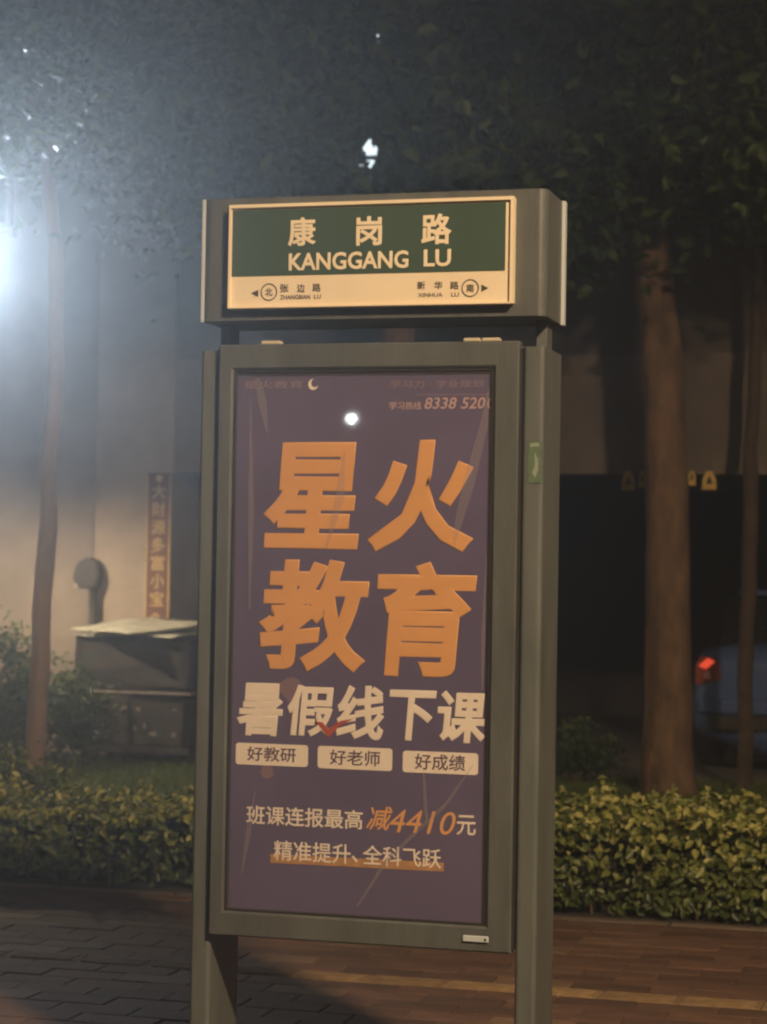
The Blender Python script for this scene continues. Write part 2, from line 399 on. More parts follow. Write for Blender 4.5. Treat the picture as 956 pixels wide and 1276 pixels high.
# ------------------------------------------------------------------ the street name sign
M_fr = mat('sign_paint', (.090, .099, .096), .42, var=.22, scale=6, bump=.08, bscale=90, rvar=.10, stretch=(1.6, 1.6, .35))
M_fr2 = mat('sign_paint_light', (.104, .116, .110), .42, var=.20, scale=6, bump=.08, bscale=90, rvar=.10, stretch=(1.6, 1.6, .35))
M_alu_lit = mat('cool_lit_aluminium', (.50, .56, .58), .4)  # pale blue tone holds the cool edge light; latch shares it
M_seal = mat('rubber_seal', (.018, .017, .016), .7)
M_cream = mat('plate_cream', (.80, .69, .50), .5, var=.04, scale=5)
M_green = mat('plate_green', (.045, .078, .052), .45, var=.08, scale=6)
M_ink = mat('plate_ink', (.06, .05, .04), .6)
M_bronze = mat('pale_bracket', (.55, .48, .36), .5)
SX0, SX1, SD = -.572, .468, .26
sign = empty('street_sign', ((SX0 + SX1) / 2, SD / 2, 0))
tag(sign, 'grey-green street name sign with green plate above a purple lightbox poster', 'street sign')
def sp(nm, mt, *a, bev=.003, parent=None): return bxo(nm, mt, parent or sign, *a, bev=bev)
def post(x0, x1):
    return obj('post', prism_xy(NB(), rrect(x0, x1, 0, SD, .012, 4), -.02, 2.212), M_fr2, sign)
post(SX0, -.510); pr = post(.407, SX1)
sp('base_plate', M_fr, SX0 - .05, -.46, -.05, SD + .05, -.005, .014); sp('base_plate', M_fr, .357, SX1 + .05, -.05, SD + .05, -.005, .014)
cab = sp('cabinet', M_fr, -.509, .406, .018, SD - .018, .497, 2.214)
sp('support', M_fr2, -.555, -.523, .12, .20, 2.205, 2.31); sp('support', M_fr2, .418, .450, .12, .20, 2.205, 2.31)
# door of the cabinet: four rails with a sloped inner lip
DX0, DX1, DZ0, DZ1 = -.507, .400, .490, 2.226
OX0, OX1, OZ0, OZ1 = -.462, .328, .562, 2.152
dm = NB()
def ring(x0, x1, z0, z1, y): return [dm.verts.new(v) for v in ((x0, y, z0), (x1, y, z0), (x1, y, z1), (x0, y, z1))]
rs = [ring(DX0, DX1, DZ0, DZ1, .017), ring(DX0, DX1, DZ0, DZ1, -.020), ring(DX0 + .004, DX1 - .004, DZ0 + .004, DZ1 - .004, -.024), ring(OX0 - .006, OX1 + .006, OZ0 - .006, OZ1 + .006, -.024), ring(OX0, OX1, OZ0, OZ1, -.019), ring(OX0, OX1, OZ0, OZ1, .006)]
for A, B in zip(rs, rs[1:]):
    for k in range(4): dm.faces.new((A[k], A[(k + 1) % 4], B[(k + 1) % 4], B[k]))
bmesh.ops.recalc_face_normals(dm, faces=dm.faces[:])
door = obj('door_frame', dm, M_fr, sign)
sl = NB()
for q in ((OX0 + .0005, OX0 + .008, OZ0, OZ1), (OX1 - .008, OX1 - .0005, OZ0, OZ1), (OX0 + .008, OX1 - .008, OZ0 + .0005, OZ0 + .006), (OX0 + .008, OX1 - .008, OZ1 - .008, OZ1 - .0005)): box(sl, q[0], q[1], -.016, -.004, q[2], q[3])
obj('seal', sl, M_seal, door)
# groove filler between the door and the right post
sp('hinge_strip', M_seal, .4005, .4065, -.010, .016, .50, 2.205, bev=0)
for l, r in ((326, 350), (578, 598), (601, 623)):
    A, B = onY(l, 433, -.012), onY(r, 429, -.012); sp('top_bracket', M_bronze, A.x, B.x, -.018, .012, 2.2262, 2.2365, bev=.002)
A, B = onY(577, 1165, -.026), onY(609, 1175, -.026); lat = sp('latch', M_alu_lit, A.x, B.x, -.031, -.0245, B.z, A.z, bev=.002); sp('keyhole', M_seal, B.x - .012, B.x - .006, -.0325, -.031, (A.z + B.z) / 2 - .003, (A.z + B.z) / 2 + .003, bev=0, parent=lat)
# green sticker on the right post
A, B = onY(659, 550, 0), onY(675, 602, 0); M_stk = mat('sticker_green', (.10, .15, .10), .5, var=.3, scale=60)
stk = sp('sticker', M_stk, A.x, B.x, -.0022, -.0003, B.z, A.z, bev=0)
M_stw = mat('sticker_print', (.24, .29, .23), .5)
bm = NB(); x0 = A.x; wdt = B.x - A.x
prism_xz(bm, [(x0 + .004, A.z - .006), (x0 + wdt * .75, A.z - .004), (x0 + wdt * .8, A.z - .014), (x0 + .005, A.z - .017)], -.0032, -.0022)
prism_xz(bm, [(x0 + wdt * .45, A.z - .03), (x0 + wdt * .7, A.z - .05), (x0 + wdt * .75, A.z - .08), (x0 + wdt * .5, B.z + .014), (x0 + wdt * .3, B.z + .03), (x0 + wdt * .5, A.z - .07)], -.0032, -.0022)
obj('print', bm, M_stw, stk)

# poster behind the pane, wrinkled film with thickness
def poster_mat():
    mt = mat('poster_purple', (.086, .070, .165), .38, var=.12, scale=3, rvar=.10)
    nt = mt.node_tree; N = nt.nodes; L = nt.links; bs = N['Principled BSDF']
    tc = N.new('ShaderNodeTexCoord'); mp = N.new('ShaderNodeMapping'); mp.inputs['Rotation'].default_value = (0, R(25), 0); mp.inputs['Scale'].default_value = (3, 3, .8)
    L.new(tc.outputs['Object'], mp.inputs[0])
    nz = N.new('ShaderNodeTexNoise'); nz.noise_type = 'RIDGED_MULTIFRACTAL'; nz.inputs['Scale'].default_value = 1.6; nz.inputs['Detail'].default_value = 2.5
    L.new(mp.outputs[0], nz.inputs['Vector'])
    bp = N.new('ShaderNodeBump'); bp.inputs['Strength'].default_value = .35; bp.inputs['Distance'].default_value = .012
    L.new(nz.outputs['Fac'], bp.inputs['Height']); L.new(bp.outputs[0], bs.inputs['Normal']); return mt
M_post = poster_mat()
M_org = mat('print_orange', (.74, .36, .115), .5, var=.05, scale=8)
M_crm = mat('print_cream', (.88, .79, .68), .5, var=.05, scale=8)
M_lav = mat('print_lavender', (.24, .17, .23), .5)
M_pink = mat('print_pink', (.50, .33, .34), .5)
M_purp = mat('print_dark_purple', (.09, .05, .10), .5)
M_red = mat('print_red', (.42, .06, .03), .5)
PY = -.002
poster = sp('poster', M_post, OX0 + .009, OX1 - .009, PY, PY + .003, OZ0 + .007, OZ1 - .009, bev=0)
TY = PY - .0004
for ch, bx_ in (('星', (328, 551, 448, 684)), ('火', (458, 548, 591, 689)), ('教', (322, 697, 460, 838)), ('育', (469, 700, 594, 844))):
    lettering('headline_character', ch, bx_, TY, M_org, poster, bold=.034, shear=.08)
for ch, bx_ in (('暑', (295, 851, 353, 917)), ('假', (358, 853, 416, 918)), ('线', (419, 854, 479, 922)), ('下', (485, 860, 544, 923)), ('课', (545, 861, 606, 926))):
    lettering('subhead_character', ch, bx_, TY, M_crm, poster, bold=.03, shear=.08)
def pill(l, t, r, b):
    A, B = onY(l, (t + b) / 2, TY), onY(r, (t + b) / 2, TY); zt, zb = onY((l + r) / 2, t, TY).z, onY((l + r) / 2, b, TY).z
    return obj('caption_panel', prism_xz(NB(), rrect(A.x, B.x, zb, zt, .009, 4), TY - .0008, TY), M_crm, poster)
for bx_, tx, tb in (((294, 927, 384, 954), '好教研', (308, 931, 369, 949)), ((396, 931, 489, 959), '好老师', (411, 935, 474, 954)), ((502, 937, 596, 964), '好成绩', (517, 940, 580, 960))):
    pill(*bx_); lettering('caption_text', tx, tb, TY - .0010, M_purp, poster, bold=.012)
lettering('offer_text', '班课连报最高', line_px(307, 452, 1003, 24, .049), TY, M_crm, poster, bold=.014)
lettering('offer_price', '减', line_px(456, 489, 1004, 30, .049), TY, M_org, poster, bold=.012, shear=.25)
lettering('offer_price', '4410', line_px(485, 568, 1008, 29, .049), TY, M_org, poster, bold=-.002, shear=.25)
lettering('offer_text', '元', (569, 1016, 593, 1041), TY, M_crm, poster, bold=.012)
A, B, Cc, D = onY(337, 1064, TY), onY(337, 1075, TY), onY(553, 1086, TY), onY(553, 1075, TY)
obj('underline', prism_xz(NB(), [(A.x, A.z), (B.x, B.z), (Cc.x, Cc.z), (D.x, D.z)], TY - .0006, TY), mat('print_dull_orange', (.46, .24, .09), .5, var=.2, scale=30), poster)
for ch, l_, r_ in (('精准提升', 341, 437), ('全科飞跃', 452, 550)): lettering('slogan_text', ch, line_px(l_, r_, 1047 + (l_ - 341) * .052, 25, .052), TY - .0008, M_crm, poster, bold=.012)
lettering('slogan_comma', '、', (438, 1066, 446, 1075), TY - .0008, M_crm, poster, bold=.012)
lettering('phone_number', '8338 520', line_px(529, 605, 495.5, 14.5, -.01), TY, M_pink, poster, bold=.012, shear=.2)
bm = NB(); P = [onY(x, y, TY) for x, y in ((613, 495.5), (609, 497), (607, 503), (608, 508.5), (612, 509.5), (612.5, 507.5), (610, 506.5), (609.8, 502), (611, 498.5), (613, 497.5))]
prism_xz(bm, [(v.x, v.z) for v in P], TY - .0008, TY); obj('phone_number', bm, M_pink, poster)
lettering('phone_caption', '学习热线', (485, 500.5, 525, 510.5), TY, M_pink, poster, bold=.012)
A, B = onY(519, 492, TY), onY(609, 491, TY); obj('rule', box(NB(), A.x, B.x, TY - .0006, TY, A.z - .0012, A.z + .0012), M_lav, poster)
lettering('tagline', '学习力 · 学业规划', (486, 473.5, 602, 483), TY, M_lav, poster, bold=.006)
lettering('small_logo_text', '星火教育', (304, 474, 378, 484.5), TY, M_lav, poster, bold=.012)
c0 = onY(390.5, 479, TY); bm = NB(); ou = []
for k in range(13): a_ = R(75 + 255 * k / 12); ou.append((c0.x + .0155 * math.cos(a_), c0.z + .0165 * math.sin(a_)))
for k in range(12, -1, -1): a_ = R(80 + 245 * k / 12); ou.append((c0.x + .005 + .0115 * math.cos(a_), c0.z + .004 + .0125 * math.sin(a_)))
prism_xz(bm, ou, TY - .0008, TY); obj('crescent_logo', bm, M_crm, poster)
bm = NB(); P = [onY(x, y, TY) for x, y in ((394, 899), (402, 900), (409, 908), (425, 898), (440, 896), (424, 904), (410, 919))]
prism_xz(bm, [(v.x, v.z) for v in P], TY - .0020, TY - .0012); obj('red_tick', bm, M_red, poster)
# shine on the poster film's wrinkles, painted as pale see-through strips
M_sheen = film_mat('film_sheen', (.55, .48, .50), .10, .25, ior=1.15)
def sheen_streak(pts, wd):
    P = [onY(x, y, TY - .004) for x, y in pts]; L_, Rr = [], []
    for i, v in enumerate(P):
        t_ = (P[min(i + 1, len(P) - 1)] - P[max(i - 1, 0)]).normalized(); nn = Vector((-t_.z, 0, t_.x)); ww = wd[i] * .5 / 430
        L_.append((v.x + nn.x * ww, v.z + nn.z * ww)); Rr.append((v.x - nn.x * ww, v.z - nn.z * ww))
    bm = NB(); prism_xz(bm, L_ + Rr[::-1], TY - .0045, TY - .0040); return obj('film_sheen_streak', bm, M_sheen, poster)
sheen_streak([(609, 486), (603, 530), (585, 600), (572, 648), (566, 680)], [2, 10, 14, 10, 1])
sheen_streak([(321, 470), (327, 500), (333, 540)], [4, 12, 2])
sheen_streak([(312, 500), (313, 640), (311, 760)], [2, 8, 2])
sheen_streak([(590, 952), (556, 1002), (515, 1040), (480, 1075), (445, 1130)], [1, 5, 4, 5, 2])
sheen_streak([(528, 962), (530, 1000), (532, 1028)], [3, 5, 3])
sheen_streak([(318, 985), (309, 1040), (301, 1090)], [1, 7, 1])
sheen_streak([(430, 560), (424, 620), (405, 690)], [1, 12, 1])
sheen_streak([(606, 690), (602, 800), (601, 860)], [1, 5, 2])
for cx, cy, rr in ((362, 858, 15), (333, 962, 9)):
    c_ = onY(cx, cy, TY); bm = NB(); prism_xz(bm, [(c_.x + rr / 430 * math.cos(k * .449) * random.uniform(.8, 1.1), c_.z + rr / 430 * math.sin(k * .449) * random.uniform(.8, 1.1)) for k in range(14)], TY - .0006, TY); obj('smudge', bm, mat('poster_smudge', (.20, .13, .18), .5), poster)
M_glass = film_mat('clear_pane', (.6, .55, .55), .035, .022, ior=1.5, bump=.004)
bxo('pane', M_glass, door, OX0 + .0085, OX1 - .0085, -.013, -.010, OZ0 + .0065, OZ1 - .0085)

# header box with the road name
hd = obj('header_box', prism_xy(NB(), rrect(SX0 - .002, SX1 + .002, 0, SD, .028, 6), 2.300, 2.664), M_fr, sign)
for x0, x1, y0, y1 in ((SX0 - .008, SX0 + .002, .008, .022), (SX1 - .002, SX1 + .011, SD - .036, SD - .008), (SX0 - .006, SX0 + .002, SD - .03, SD - .012)):
    sp('lit_edge_trim', M_alu_lit, x0, x1, y0, y1, 2.298, 2.666, bev=.001, parent=hd)  # corner trims; cool light on the header edges is put into their colour
NX0, NX1, NZ0, NZ1 = -.481, .380, 2.332, 2.640
np_ = sp('name_plate', M_cream, NX0, NX1, -.022, .004, NZ0, NZ1, bev=.003)
lip = NB(); t_ = .006
for q in ((NX0, NX0 + t_, NZ0, NZ1), (NX1 - t_ * 1.6, NX1, NZ0, NZ1), (NX0 + t_, NX1 - t_ * 1.6, NZ0, NZ0 + t_), (NX0 + t_, NX1 - t_ * 1.6, NZ1 - t_ * 1.8, NZ1)): box(lip, q[0], q[1], -.031, -.0215, q[2] + .0005, q[3] - .0005)
obj('plate_lip', lip, M_cream, np_)
NY = -.0222
gp = bxo('green_field', M_green, np_, NX0 + .009, .355, NY - .0015, NY, 2.428, 2.623)
LY = NY - .0018
for ch, bx_ in (('康', (359, 270.5, 394, 307)), ('岗', (444, 269.5, 476, 306)), ('路', (525, 266, 563, 304.5))): lettering('road_name_character', ch, bx_, LY, M_cream, np_, bold=.026)
lettering('road_name_latin', 'KANGGANG', line_px(360, 509, 315.5, 22, -.024), LY, M_cream, np_, bold=.026)
lettering('road_name_latin', 'LU', line_px(528, 562, 311, 21.5, -.02), LY, M_cream, np_, bold=.026)
IY = NY - .0002
for ch, bx_ in (('张', (349, 354, 360, 364.5)), ('边', (370, 354, 380, 364.5)), ('路', (389.5, 353, 400, 363.5)), ('新', (520, 350.5, 530, 360.5)), ('华', (541, 350.5, 551.5, 360.5)), ('路', (561, 350.5, 572, 360.5))): lettering('side_road_character', ch, bx_, IY, M_ink, np_, bold=.02)
lettering('side_road_latin', 'ZHANGBIAN', (349, 367.5, 386.5, 373), IY, M_ink, np_, bold=.02); lettering('side_road_latin', 'LU', (391.5, 367, 400, 372), IY, M_ink, np_, bold=.01)
lettering('side_road_latin', 'XINHUA', (521, 365, 551.5, 370), IY, M_ink, np_, bold=.01); lettering('side_road_latin', 'LU', (562.5, 364.5, 572, 369.5), IY, M_ink, np_, bold=.01)
for cx, cy, ch, ar in ((335.2, 364, '北', ((313, 365.5), (322, 361), (322, 370))), (586, 359, '南', ((609, 359), (600, 354.5), (600, 363.5)))):
    c_ = onY(cx, cy, IY); bm = NB(); n_ = 28; r0, r1 = .0225, .0258
    v0 = [[bm.verts.new((c_.x + r_ * math.cos(2 * math.pi * k / n_), yy, c_.z + r_ * math.sin(2 * math.pi * k / n_))) for k in range(n_)] for r_, yy in ((r0, IY - .0008), (r1, IY - .0008), (r1, IY), (r0, IY))]
    for j in range(4):
        for k in range(n_): bm.faces.new((v0[j][k], v0[j][(k + 1) % n_], v0[(j + 1) % 4][(k + 1) % n_], v0[(j + 1) % 4][k]))
    bmesh.ops.recalc_face_normals(bm, faces=bm.faces[:]); obj('compass_ring', bm, M_ink, np_)
    lettering('compass_character', ch, (cx - 4.8, cy - 5, cx + 4.8, cy + 5), IY, M_ink, np_, bold=.02)
    P = [onY(x, y, IY) for x, y in ar]; obj('arrow', prism_xz(NB(), [(v.x, v.z) for v in P], IY - .0008, IY), M_ink, np_)

# ------------------------------------------------------------------ covered cart, round-headed post
M_tarp = mat('dark_tarp', (.032, .029, .030), .6, var=.35, scale=4, bump=.6, bscale=12)
M_sheet = mat('grey_sheet', (.46, .47, .42), .7, var=.3, scale=7, bump=.3)
M_pale = mat('pale_batten', (.26, .235, .23), .7, var=.4, scale=14)
M_junk = mat('bundled_cloth', (.040, .036, .032), .85, col2=(.018, .016, .015), scale=11, bump=.8, bscale=18)
A, B = onZ(66, 952), onZ(239, 956)
CX0, CX1, CY0, CY1 = A.x + .04, B.x, 10.16, 10.90
cart = empty('covered_cart', ((CX0 + CX1) / 2, CY0, 0)); tag(cart, 'dark tarp-covered cart with grey sheets on top by the pale column', 'cart')
def lump(bm, x0, x1, y0, y1, z0, z1, amp, seed):
    box(bm, x0, x1, y0, y1, z0, z1); bmesh.ops.subdivide_edges(bm, edges=bm.edges[:], cuts=9, use_grid_fill=True)
    for v in bm.verts:
        d = mnoise.noise_vector(Vector(v.co) * 3.1 + Vector((seed, 0, 0))) * amp + mnoise.noise_vector(Vector(v.co) * 9 + Vector((seed, 3, 0))) * amp * .4
        v.co += d
    return bm
obj('cover', lump(NB(), CX0 + .05, CX1 - .03, CY0 + .06, CY1, .60, 1.02, .035, 1), M_tarp, cart, True)
obj('lower_bundle', lump(NB(), CX0 + .08, CX0 + .50, CY0 + .05, CY1 - .1, .14, .56, .05, 5), M_junk, cart, True)
obj('lower_bundle', lump(NB(), CX0 + .48, CX1 - .08, CY0 + .07, CY1 - .1, .14, .55, .05, 9), M_junk, cart, True)
bt = NB(); box(bt, CX0 + .02, CX1 - .01, CY0 + .05, CY1, .575, .592); obj('shelf', bt, M_pale, cart)
for k in range(16):
    x_, z_ = random.uniform(CX0 + .1, CX1 - .12), random.uniform(.22, .55); w_ = random.uniform(.02, .07)
    sc = NB(); prism_xz(sc, [(x_, z_), (x_ + w_, z_ + random.uniform(-.02, .02)), (x_ + w_ * .8, z_ + random.uniform(.01, .03)), (x_ + w_ * .2, z_ + .015)], CY0 + .0 + k * .001, CY0 + .03); obj('scrap', sc, M_pale, cart)
bxo('deck', M_tarp, cart, CX0 + .02, CX1 - .01, CY0 + .03, CY1, .10, .15)
for x in (CX0 + .12, CX1 - .12):
    for y in (CY0 + .12, CY1 - .1):
        wb = NB(); lathe(wb, [(.03, -.02), (.05, -.018), (.05, .018), (.03, .02)], (0, 0, 0), 14)
        for v in wb.verts: v.co = Vector((x + v.co.z, y + v.co.x, .05 + v.co.y))
        obj('wheel', wb, M_seal, cart)
def sagsheet(pts, z, th, sag, nm, slope=.12):
    bm = NB(); n = 14; A, B, C_, D_ = [Vector(p) for p in pts]; gr = {}
    for i in range(n + 1):
        for j in range(n + 1):
            u, v = i / n, j / n; p_ = (A * (1 - u) + B * u) * (1 - v) + (D_ * (1 - u) + C_ * u) * v
            dz = (p_.y - CY0 - .3) * slope + mnoise.noise(Vector((p_.x * 2.2, p_.y * 2.2, z * 7))) * sag + .006 * math.sin(u * 40)
            for k, o_ in enumerate((0, -th)): gr[i, j, k] = bm.verts.new((p_.x, p_.y, z + dz + o_))
    for i in range(n):
        for j in range(n):
            bm.faces.new((gr[i, j, 0], gr[i + 1, j, 0], gr[i + 1, j + 1, 0], gr[i, j + 1, 0])); bm.faces.new((gr[i, j + 1, 1], gr[i + 1, j + 1, 1], gr[i + 1, j, 1], gr[i, j, 1]))
    for i in range(n):
        for a_, b_ in (((i, 0), (i + 1, 0)), ((i + 1, n), (i, n)), ((0, i + 1), (0, i)), ((n, i), (n, i + 1))):
            bm.faces.new((gr[a_[0], a_[1], 1], gr[b_[0], b_[1], 1], gr[b_[0], b_[1], 0], gr[a_[0], a_[1], 0]))
    bmesh.ops.recalc_face_normals(bm, faces=bm.faces[:]); return obj(nm, bm, M_sheet, cart, True)
sagsheet([(CX0 - .02, CY0 + .10, 0), (CX0 + .62, CY0 - .22, 0), (CX1 - .02, CY0 + .45, 0), (CX0 + .45, CY1 + .05, 0)], 1.125, .010, .05, 'top_sheet')
sagsheet([(CX0 + .05, CY0 + .02, 0), (CX1 - .10, CY0 - .05, 0), (CX1 - .05, CY1 - .02, 0), (CX0 + .08, CY1 - .03, 0)], 1.065, .010, .035, 'under_sheet', .06)
A = onZ(232, 799, 1.05)
fb = NB(); prism_xz(fb, [(A.x - .04, 1.10), (A.x + .01, 1.09), (A.x + .05, .99), (A.x - .03, .985)], CY0 + .015, CY0 + .03); obj('loose_flap', fb, M_pale, cart)

M_post2 = mat('dark_fixture', (.035, .034, .036), .5, var=.2, scale=8)
A, B = onY(94, 694, 10.9), onY(126, 734, 10.9); st = onY(116, 760, 10.9)
fx = empty('meter_post', (st.x, 10.9, 0)); tag(fx, 'dark round-headed post standing behind the cart beside the column', 'post')
hb = NB(); prism_xz(hb, [(A.x, B.z + .08), (A.x + .06, B.z), (B.x - .04, B.z), (B.x, B.z + .12), (B.x - .03, A.z - .03), ((A.x + B.x) / 2, A.z), (A.x + .03, A.z - .06)], 10.84, 10.98); bmesh.ops.bevel(hb, geom=hb.edges[:], offset=.012, segments=2, affect='EDGES'); obj('head', hb, M_post2, fx)
bm = NB(); tube(bm, [(st.x, 10.91, -.02), (st.x, 10.91, B.z + .02)], .035, 12); obj('stem', bm, M_post2, fx, True)
c_ = onY(93, 731, 10.83); bm = NB(); lathe(bm, [(.028, 0), (.024, .008)], (0, 0, 0), 16)
for v in bm.verts: v.co = Vector((c_.x + v.co.x, 10.838 - v.co.z, c_.z + v.co.y))
obj('glint_disc', bm, M_pale, fx)  # pale disc painting in a glint on the head

# ------------------------------------------------------------------ car in the open ground floor
M_car = mat('car_paint', (.085, .14, .32), .3, metal=.1, var=.05, scale=2)
M_red_l = mat('tail_lamp_lens', (.5, .03, .015), .15, emit=(1.0, .10, .04), estr=.9)
M_clr = mat('reverse_lamp_lens', (.75, .45, .4), .15); M_lampbed = mat('lamp_bed', (.30, .07, .05), .25)
M_tyre = mat('tyre_rubber', (.02, .02, .02), .8); M_rim = mat('wheel_alloy', (.4, .4, .42), .35, metal=.8)
M_trim = mat('bumper_plastic', (.025, .024, .024), .6); M_plate = mat('number_plate_blank', (.05, .09, .32), .5)
CARX, CARY = -.70, 11.75
car = empty('parked_car', (CARX + .88, CARY + 2.2, 0)); tag(car, 'dark blue car with glowing red tail lamp parked under the building', 'car')
def loft(bm, secs):
    rg = [[bm.verts.new(p) for p in s_] for s_ in secs]; n = len(rg[0])
    for A, B in zip(rg, rg[1:]):
        for k in range(n): bm.faces.new((A[k], A[(k + 1) % n], B[(k + 1) % n], B[k]))
    bm.faces.new(rg[0]); bm.faces.new(rg[-1][::-1]); bmesh.ops.recalc_face_normals(bm, faces=bm.faces[:]); return bm
def carsec(y, w_, zb, zt, cr, sh=.10):
    xc = CARX + .88
    pts = [(-w_ + .06, zb), (-w_, zb + .12), (-w_ - .0, zb + (zt - zb) * .55), (-w_ + sh * .45, zt - .06), (-w_ + sh, zt), (0, zt + cr), (w_ - sh, zt), (w_ - sh * .45, zt - .06), (w_, zb + (zt - zb) * .55), (w_, zb + .12), (w_ - .06, zb)]
    return [(xc + x, CARY + y, z) for x, z in pts]
bm = loft(NB(), [carsec(.0, .74, .40, .86, .01), carsec(.05, .82, .34, .93, .015), carsec(.16, .865, .30, .985, .02), carsec(.6, .88, .27, .985, .025), carsec(1.6, .885, .26, .94, .03), carsec(3.2, .88, .26, .90, .03), carsec(4.1, .85, .27, .80, .02), carsec(4.4, .74, .34, .68, .0)])
bmesh.ops.subdivide_edges(bm, edges=bm.edges[:], cuts=1, smooth=.6, use_grid_fill=True); obj('body', bm, M_car, car, True)
xc = CARX + .88
def cab_sec(y, w_, zt): return [(xc + a_, CARY + y, z) for a_, z in ((-w_ - .06, .94), (-w_, .98), (-w_ + .10, zt - .05), (-w_ + .17, zt), (w_ - .17, zt), (w_ - .10, zt - .05), (w_, .98), (w_ + .06, .94))]
bm = loft(NB(), [cab_sec(.30, .70, .99), cab_sec(.78, .76, 1.40), cab_sec(1.3, .77, 1.465), cab_sec(2.2, .77, 1.45), cab_sec(3.05, .74, .97)]); obj('cabin_glass', bm, M_pane, car, True)
bxo('roof', M_car, car, xc - .58, xc + .58, CARY + .85, CARY + 2.2, 1.435, 1.485, bev=.02, seg=2)
for s_ in (-1, 1):
    x0, x1 = xc + s_ * .83, xc + s_ * .60
    tl = NB(); prism_xz(tl, [(x0, .70), (x1, .74), (x1 + s_ * .03, .90), (x0 - s_ * .05, .95), (x0 + s_ * .004, .86)], CARY - .010, CARY + .14); bmesh.ops.bevel(tl, geom=tl.edges[:], offset=.012, segments=2, affect='EDGES')
    t_o = obj('tail_lamp', tl, M_lampbed, car)
    rl = NB(); prism_xz(rl, [(x0 - s_ * .03, .86), (x0 - s_ * .09, .835), (x0 - s_ * .16, .90), (x0 - s_ * .10, .925)], CARY - .022, CARY - .010); obj('red_lens', rl, M_red_l, t_o)
    rl = NB(); prism_xz(rl, [(x0 - s_ * .07, .76), (x0 - s_ * .13, .75), (x0 - s_ * .12, .815), (x0 - s_ * .08, .82)], CARY - .020, CARY - .010); obj('reverse_lens', rl, M_clr, t_o)
    for yy in (.80, 3.45):
        wb = NB(); lathe(wb, [(.20, -.10), (.30, -.10), (.315, -.07), (.315, .07), (.30, .10), (.20, .10)], (0, 0, 0), 28)
        for v in wb.verts: v.co = Vector((xc + s_ * .79 + v.co.z, CARY + yy + v.co.x, .30 + v.co.y))
        wo = obj('wheel', wb, M_tyre, car, True)
        rb = NB(); lathe(rb, [(.05, -.107), (.19, -.104), (.195, .104), (.05, .107)], (0, 0, 0), 20)
        for v in rb.verts: v.co = Vector((xc + s_ * .79 + v.co.z, CARY + yy + v.co.x, .30 + v.co.y))
        obj('rim', rb, M_rim, wo, True)
bxo('bumper', M_trim, car, xc - .72, xc + .72, CARY - .06, CARY + .12, .33, .47, bev=.03, seg=2)
bxo('bumper_upper', M_car, car, xc - .80, xc + .80, CARY - .07, CARY + .14, .47, .60, bev=.03, seg=3)
bxo('number_plate', M_plate, car, xc - .22, xc + .22, CARY - .03, CARY + .02, .70, .84, bev=.004)
bxo('rear_window_frame', M_trim, car, xc - .6, xc + .6, CARY + .17, CARY + .32, .985, 1.005)

# ------------------------------------------------------------------ trees
M_bark = mat('bark_brown', (.27, .165, .095), .9, col2=(.085, .056, .038), scale=9, bump=1.0, bscale=26, stretch=(1, 1, .4))
M_bark2 = mat('bark_pale', (.32, .20, .11), .9, col2=(.20, .13, .08), scale=6, bump=.8, bscale=25, stretch=(1, 1, .35))
LEAFCOL = [(0.0, (.022, .048, .010)), (.6, (.055, .105, .020)), (1.0, (.12, .17, .04))]
M_leaf = mat('tree_leaf', (.05, .08, .02), .5, attr=LEAFCOL, trans=.25)
GAPS = [(462, 191, 17, 27), (472, 47, 12, 15)]
def in_gap(P):
    d = P - np.array(CPOS); f_ = d @ np.array(CF); x = PW / 2 + F_PX * (d @ np.array(CR)) / f_; y = PH / 2 - F_PX * (d @ np.array(CU)) / f_
    k = np.zeros(len(P), bool)
    for gx, gy, a_, b_ in GAPS: k |= (((x - gx) / a_) ** 2 + ((y - gy) / b_) ** 2 < RNG.uniform(.25, 1.2, len(P)))
    return k
